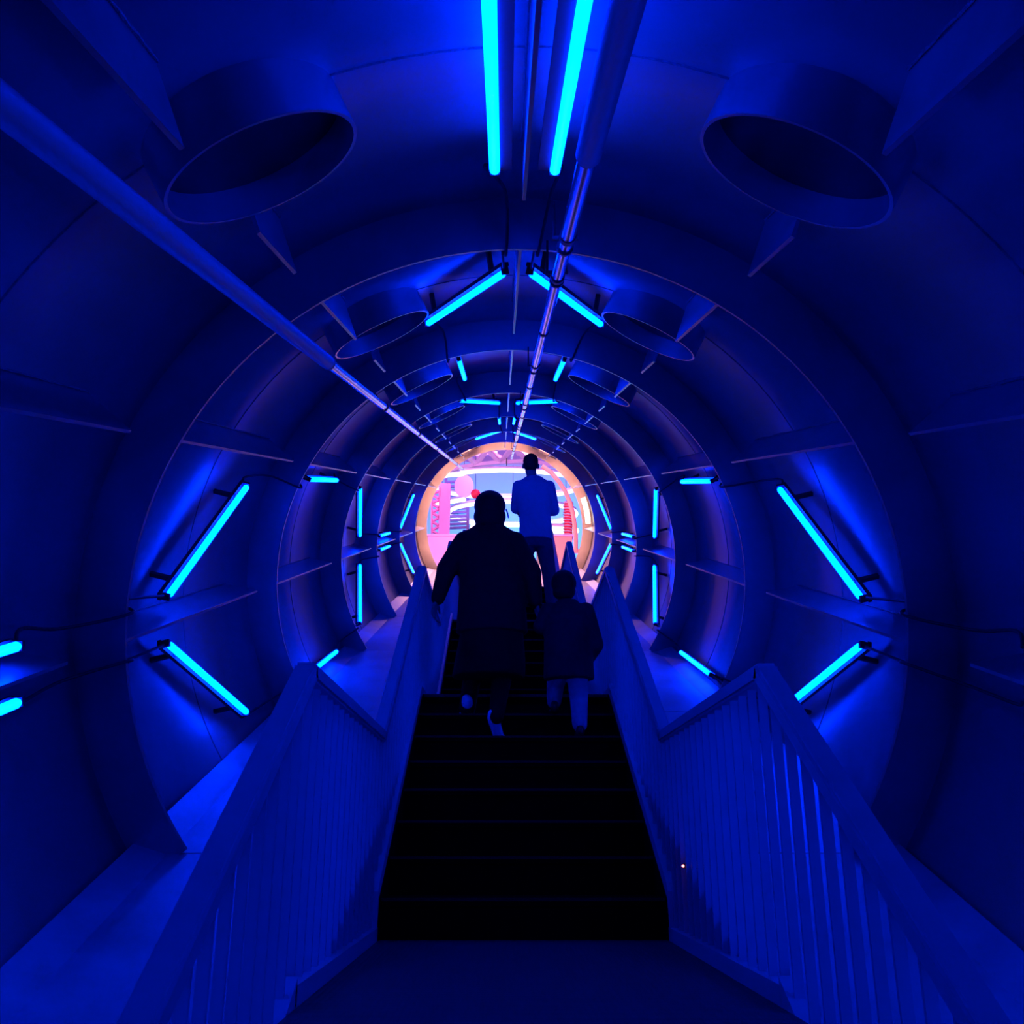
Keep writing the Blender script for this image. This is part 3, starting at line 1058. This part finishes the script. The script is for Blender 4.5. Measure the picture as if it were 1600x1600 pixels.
blob('trousers', [('cap', hip + Vector((-.05, 0, -.02)), lk, .07, .056), ('cap', lk, la_ + Vector((0, 0, .03)), .056, .046), ('cap', hip + Vector((.05, 0, -.02)), rk_, .07, .056), ('cap', rk_, ra_ + Vector((0, 0, .03)), .056, .046)], M['jeans'], ch, .009, 3)
blob('hair', [('ell', H + Vector((0, -.016, .03)), (.081, .088, .084)), ('ell', H + Vector((0, -.03, -.03)), (.073, .062, .055))], M['hair'], ch, .008, 3)
shoe('shoe', ch, (-.085, .18, .163), .2, 0, 0, M['dark'], .72)
shoe('shoe', ch, (.055, .0, .003), .2, 0, 0, M['dark'], .72)

# --- man in the pale shirt, at the top of the second flight
Y3, Z3 = foot(3)
Y3 -= LAND
mo = thing('person', 'tall man in a pale shirt standing higher on the stairs, arms folded', 'person', (0.29, Y3 + .16, Z3 + .0))
H = Vector((-.03, .02, 1.80))
chest = Vector((0, 0, 1.455))
hip = Vector((.02, 0, .98))
ls, rs = chest + Vector((-.165, 0, .085)), chest + Vector((.17, 0, .085))
le, re = Vector((-.19, .09, 1.315)), Vector((.225, .08, 1.29))
lh, rh = Vector((.05, .23, 1.34)), Vector((-.04, .23, 1.30))
lk, rk_ = Vector((-.15, .02, .52)), Vector((.165, .02, .52))
la_, ra_ = Vector((-.185, -.02, .09)), Vector((.19, -.02, .09))
body = [('loft', [(hip + Vector((0, 0, -.08)), .15, .11), (hip + Vector((0, 0, .05)), .15, .11), (hip.lerp(chest, .5), .14, .10), (chest, .17, .115), (chest + Vector((0, 0, .11)), .165, .085), (chest + Vector((0, 0, .17)), .08, .065)]),
        ('cap', chest + Vector((0, 0, .13)), H + Vector((0, -.01, -.08)), .062, .056),
        ('cap', ls, le, .05, .042), ('cap', le, lh, .042, .03), ('cap', rs, re, .05, .042), ('cap', re, rh, .042, .03),
        ('cap', hip + Vector((-.09, 0, -.04)), lk, .09, .06), ('cap', lk, la_, .058, .04), ('cap', hip + Vector((.09, 0, -.04)), rk_, .09, .06), ('cap', rk_, ra_, .058, .04),
        ('cap', la_, la_ + Vector((0, .16, -.04)), .04, .03), ('cap', ra_, ra_ + Vector((0, .16, -.04)), .04, .03)]
body += head_parts(H, 1.08)
body += hand_parts(lh, (.9, .1, 0), (0, .1, .9), (.2, -.8, 0))
body += hand_parts(rh, (-.9, .1, 0), (0, .1, .9), (-.2, -.8, 0))
blob('body', body, M['skin'], mo, .009, 3)
eyes(mo, H, 1.08)
blob('shirt', [('loft', [(hip + Vector((0, 0, -.06)), .185, .14), (hip + Vector((0, 0, .08)), .18, .135), (hip.lerp(chest, .5), .172, .128), (chest, .20, .14), (chest + Vector((0, 0, .10)), .205, .11), (chest + Vector((0, 0, .15)), .155, .085), (chest + Vector((0, 0, .20)), .085, .072)]),
               ('cap', ls, le, .072, .066), ('cap', le, le.lerp(lh, .6), .064, .055), ('cap', rs, re, .072, .066), ('cap', re, re.lerp(rh, .6), .064, .055)], M['shirt'], mo, .011, 3)
blob('trousers', [('loft', [(hip + Vector((0, 0, -.16)), .165, .12), (hip + Vector((0, 0, .02)), .165, .125)]), ('cap', hip + Vector((-.085, 0, -.08)), lk, .10, .078), ('cap', lk, la_, .074, .06), ('cap', hip + Vector((.085, 0, -.08)), rk_, .10, .074), ('cap', rk_, ra_, .074, .06)], M['trouser'], mo, .011, 3)
blob('hair', [('ell', H + Vector((0, -.016, .045)), (.086, .100, .088)), ('ell', H + Vector((0, -.045, -.02)), (.080, .066, .06))], M['hair'], mo, .009, 3)
shoe('shoe', mo, (-.185, .03, .003), .28, .1, 0, M['dark'], 1.1)
shoe('shoe', mo, (.19, .03, .003), .28, -.1, 0, M['dark'], 1.1)
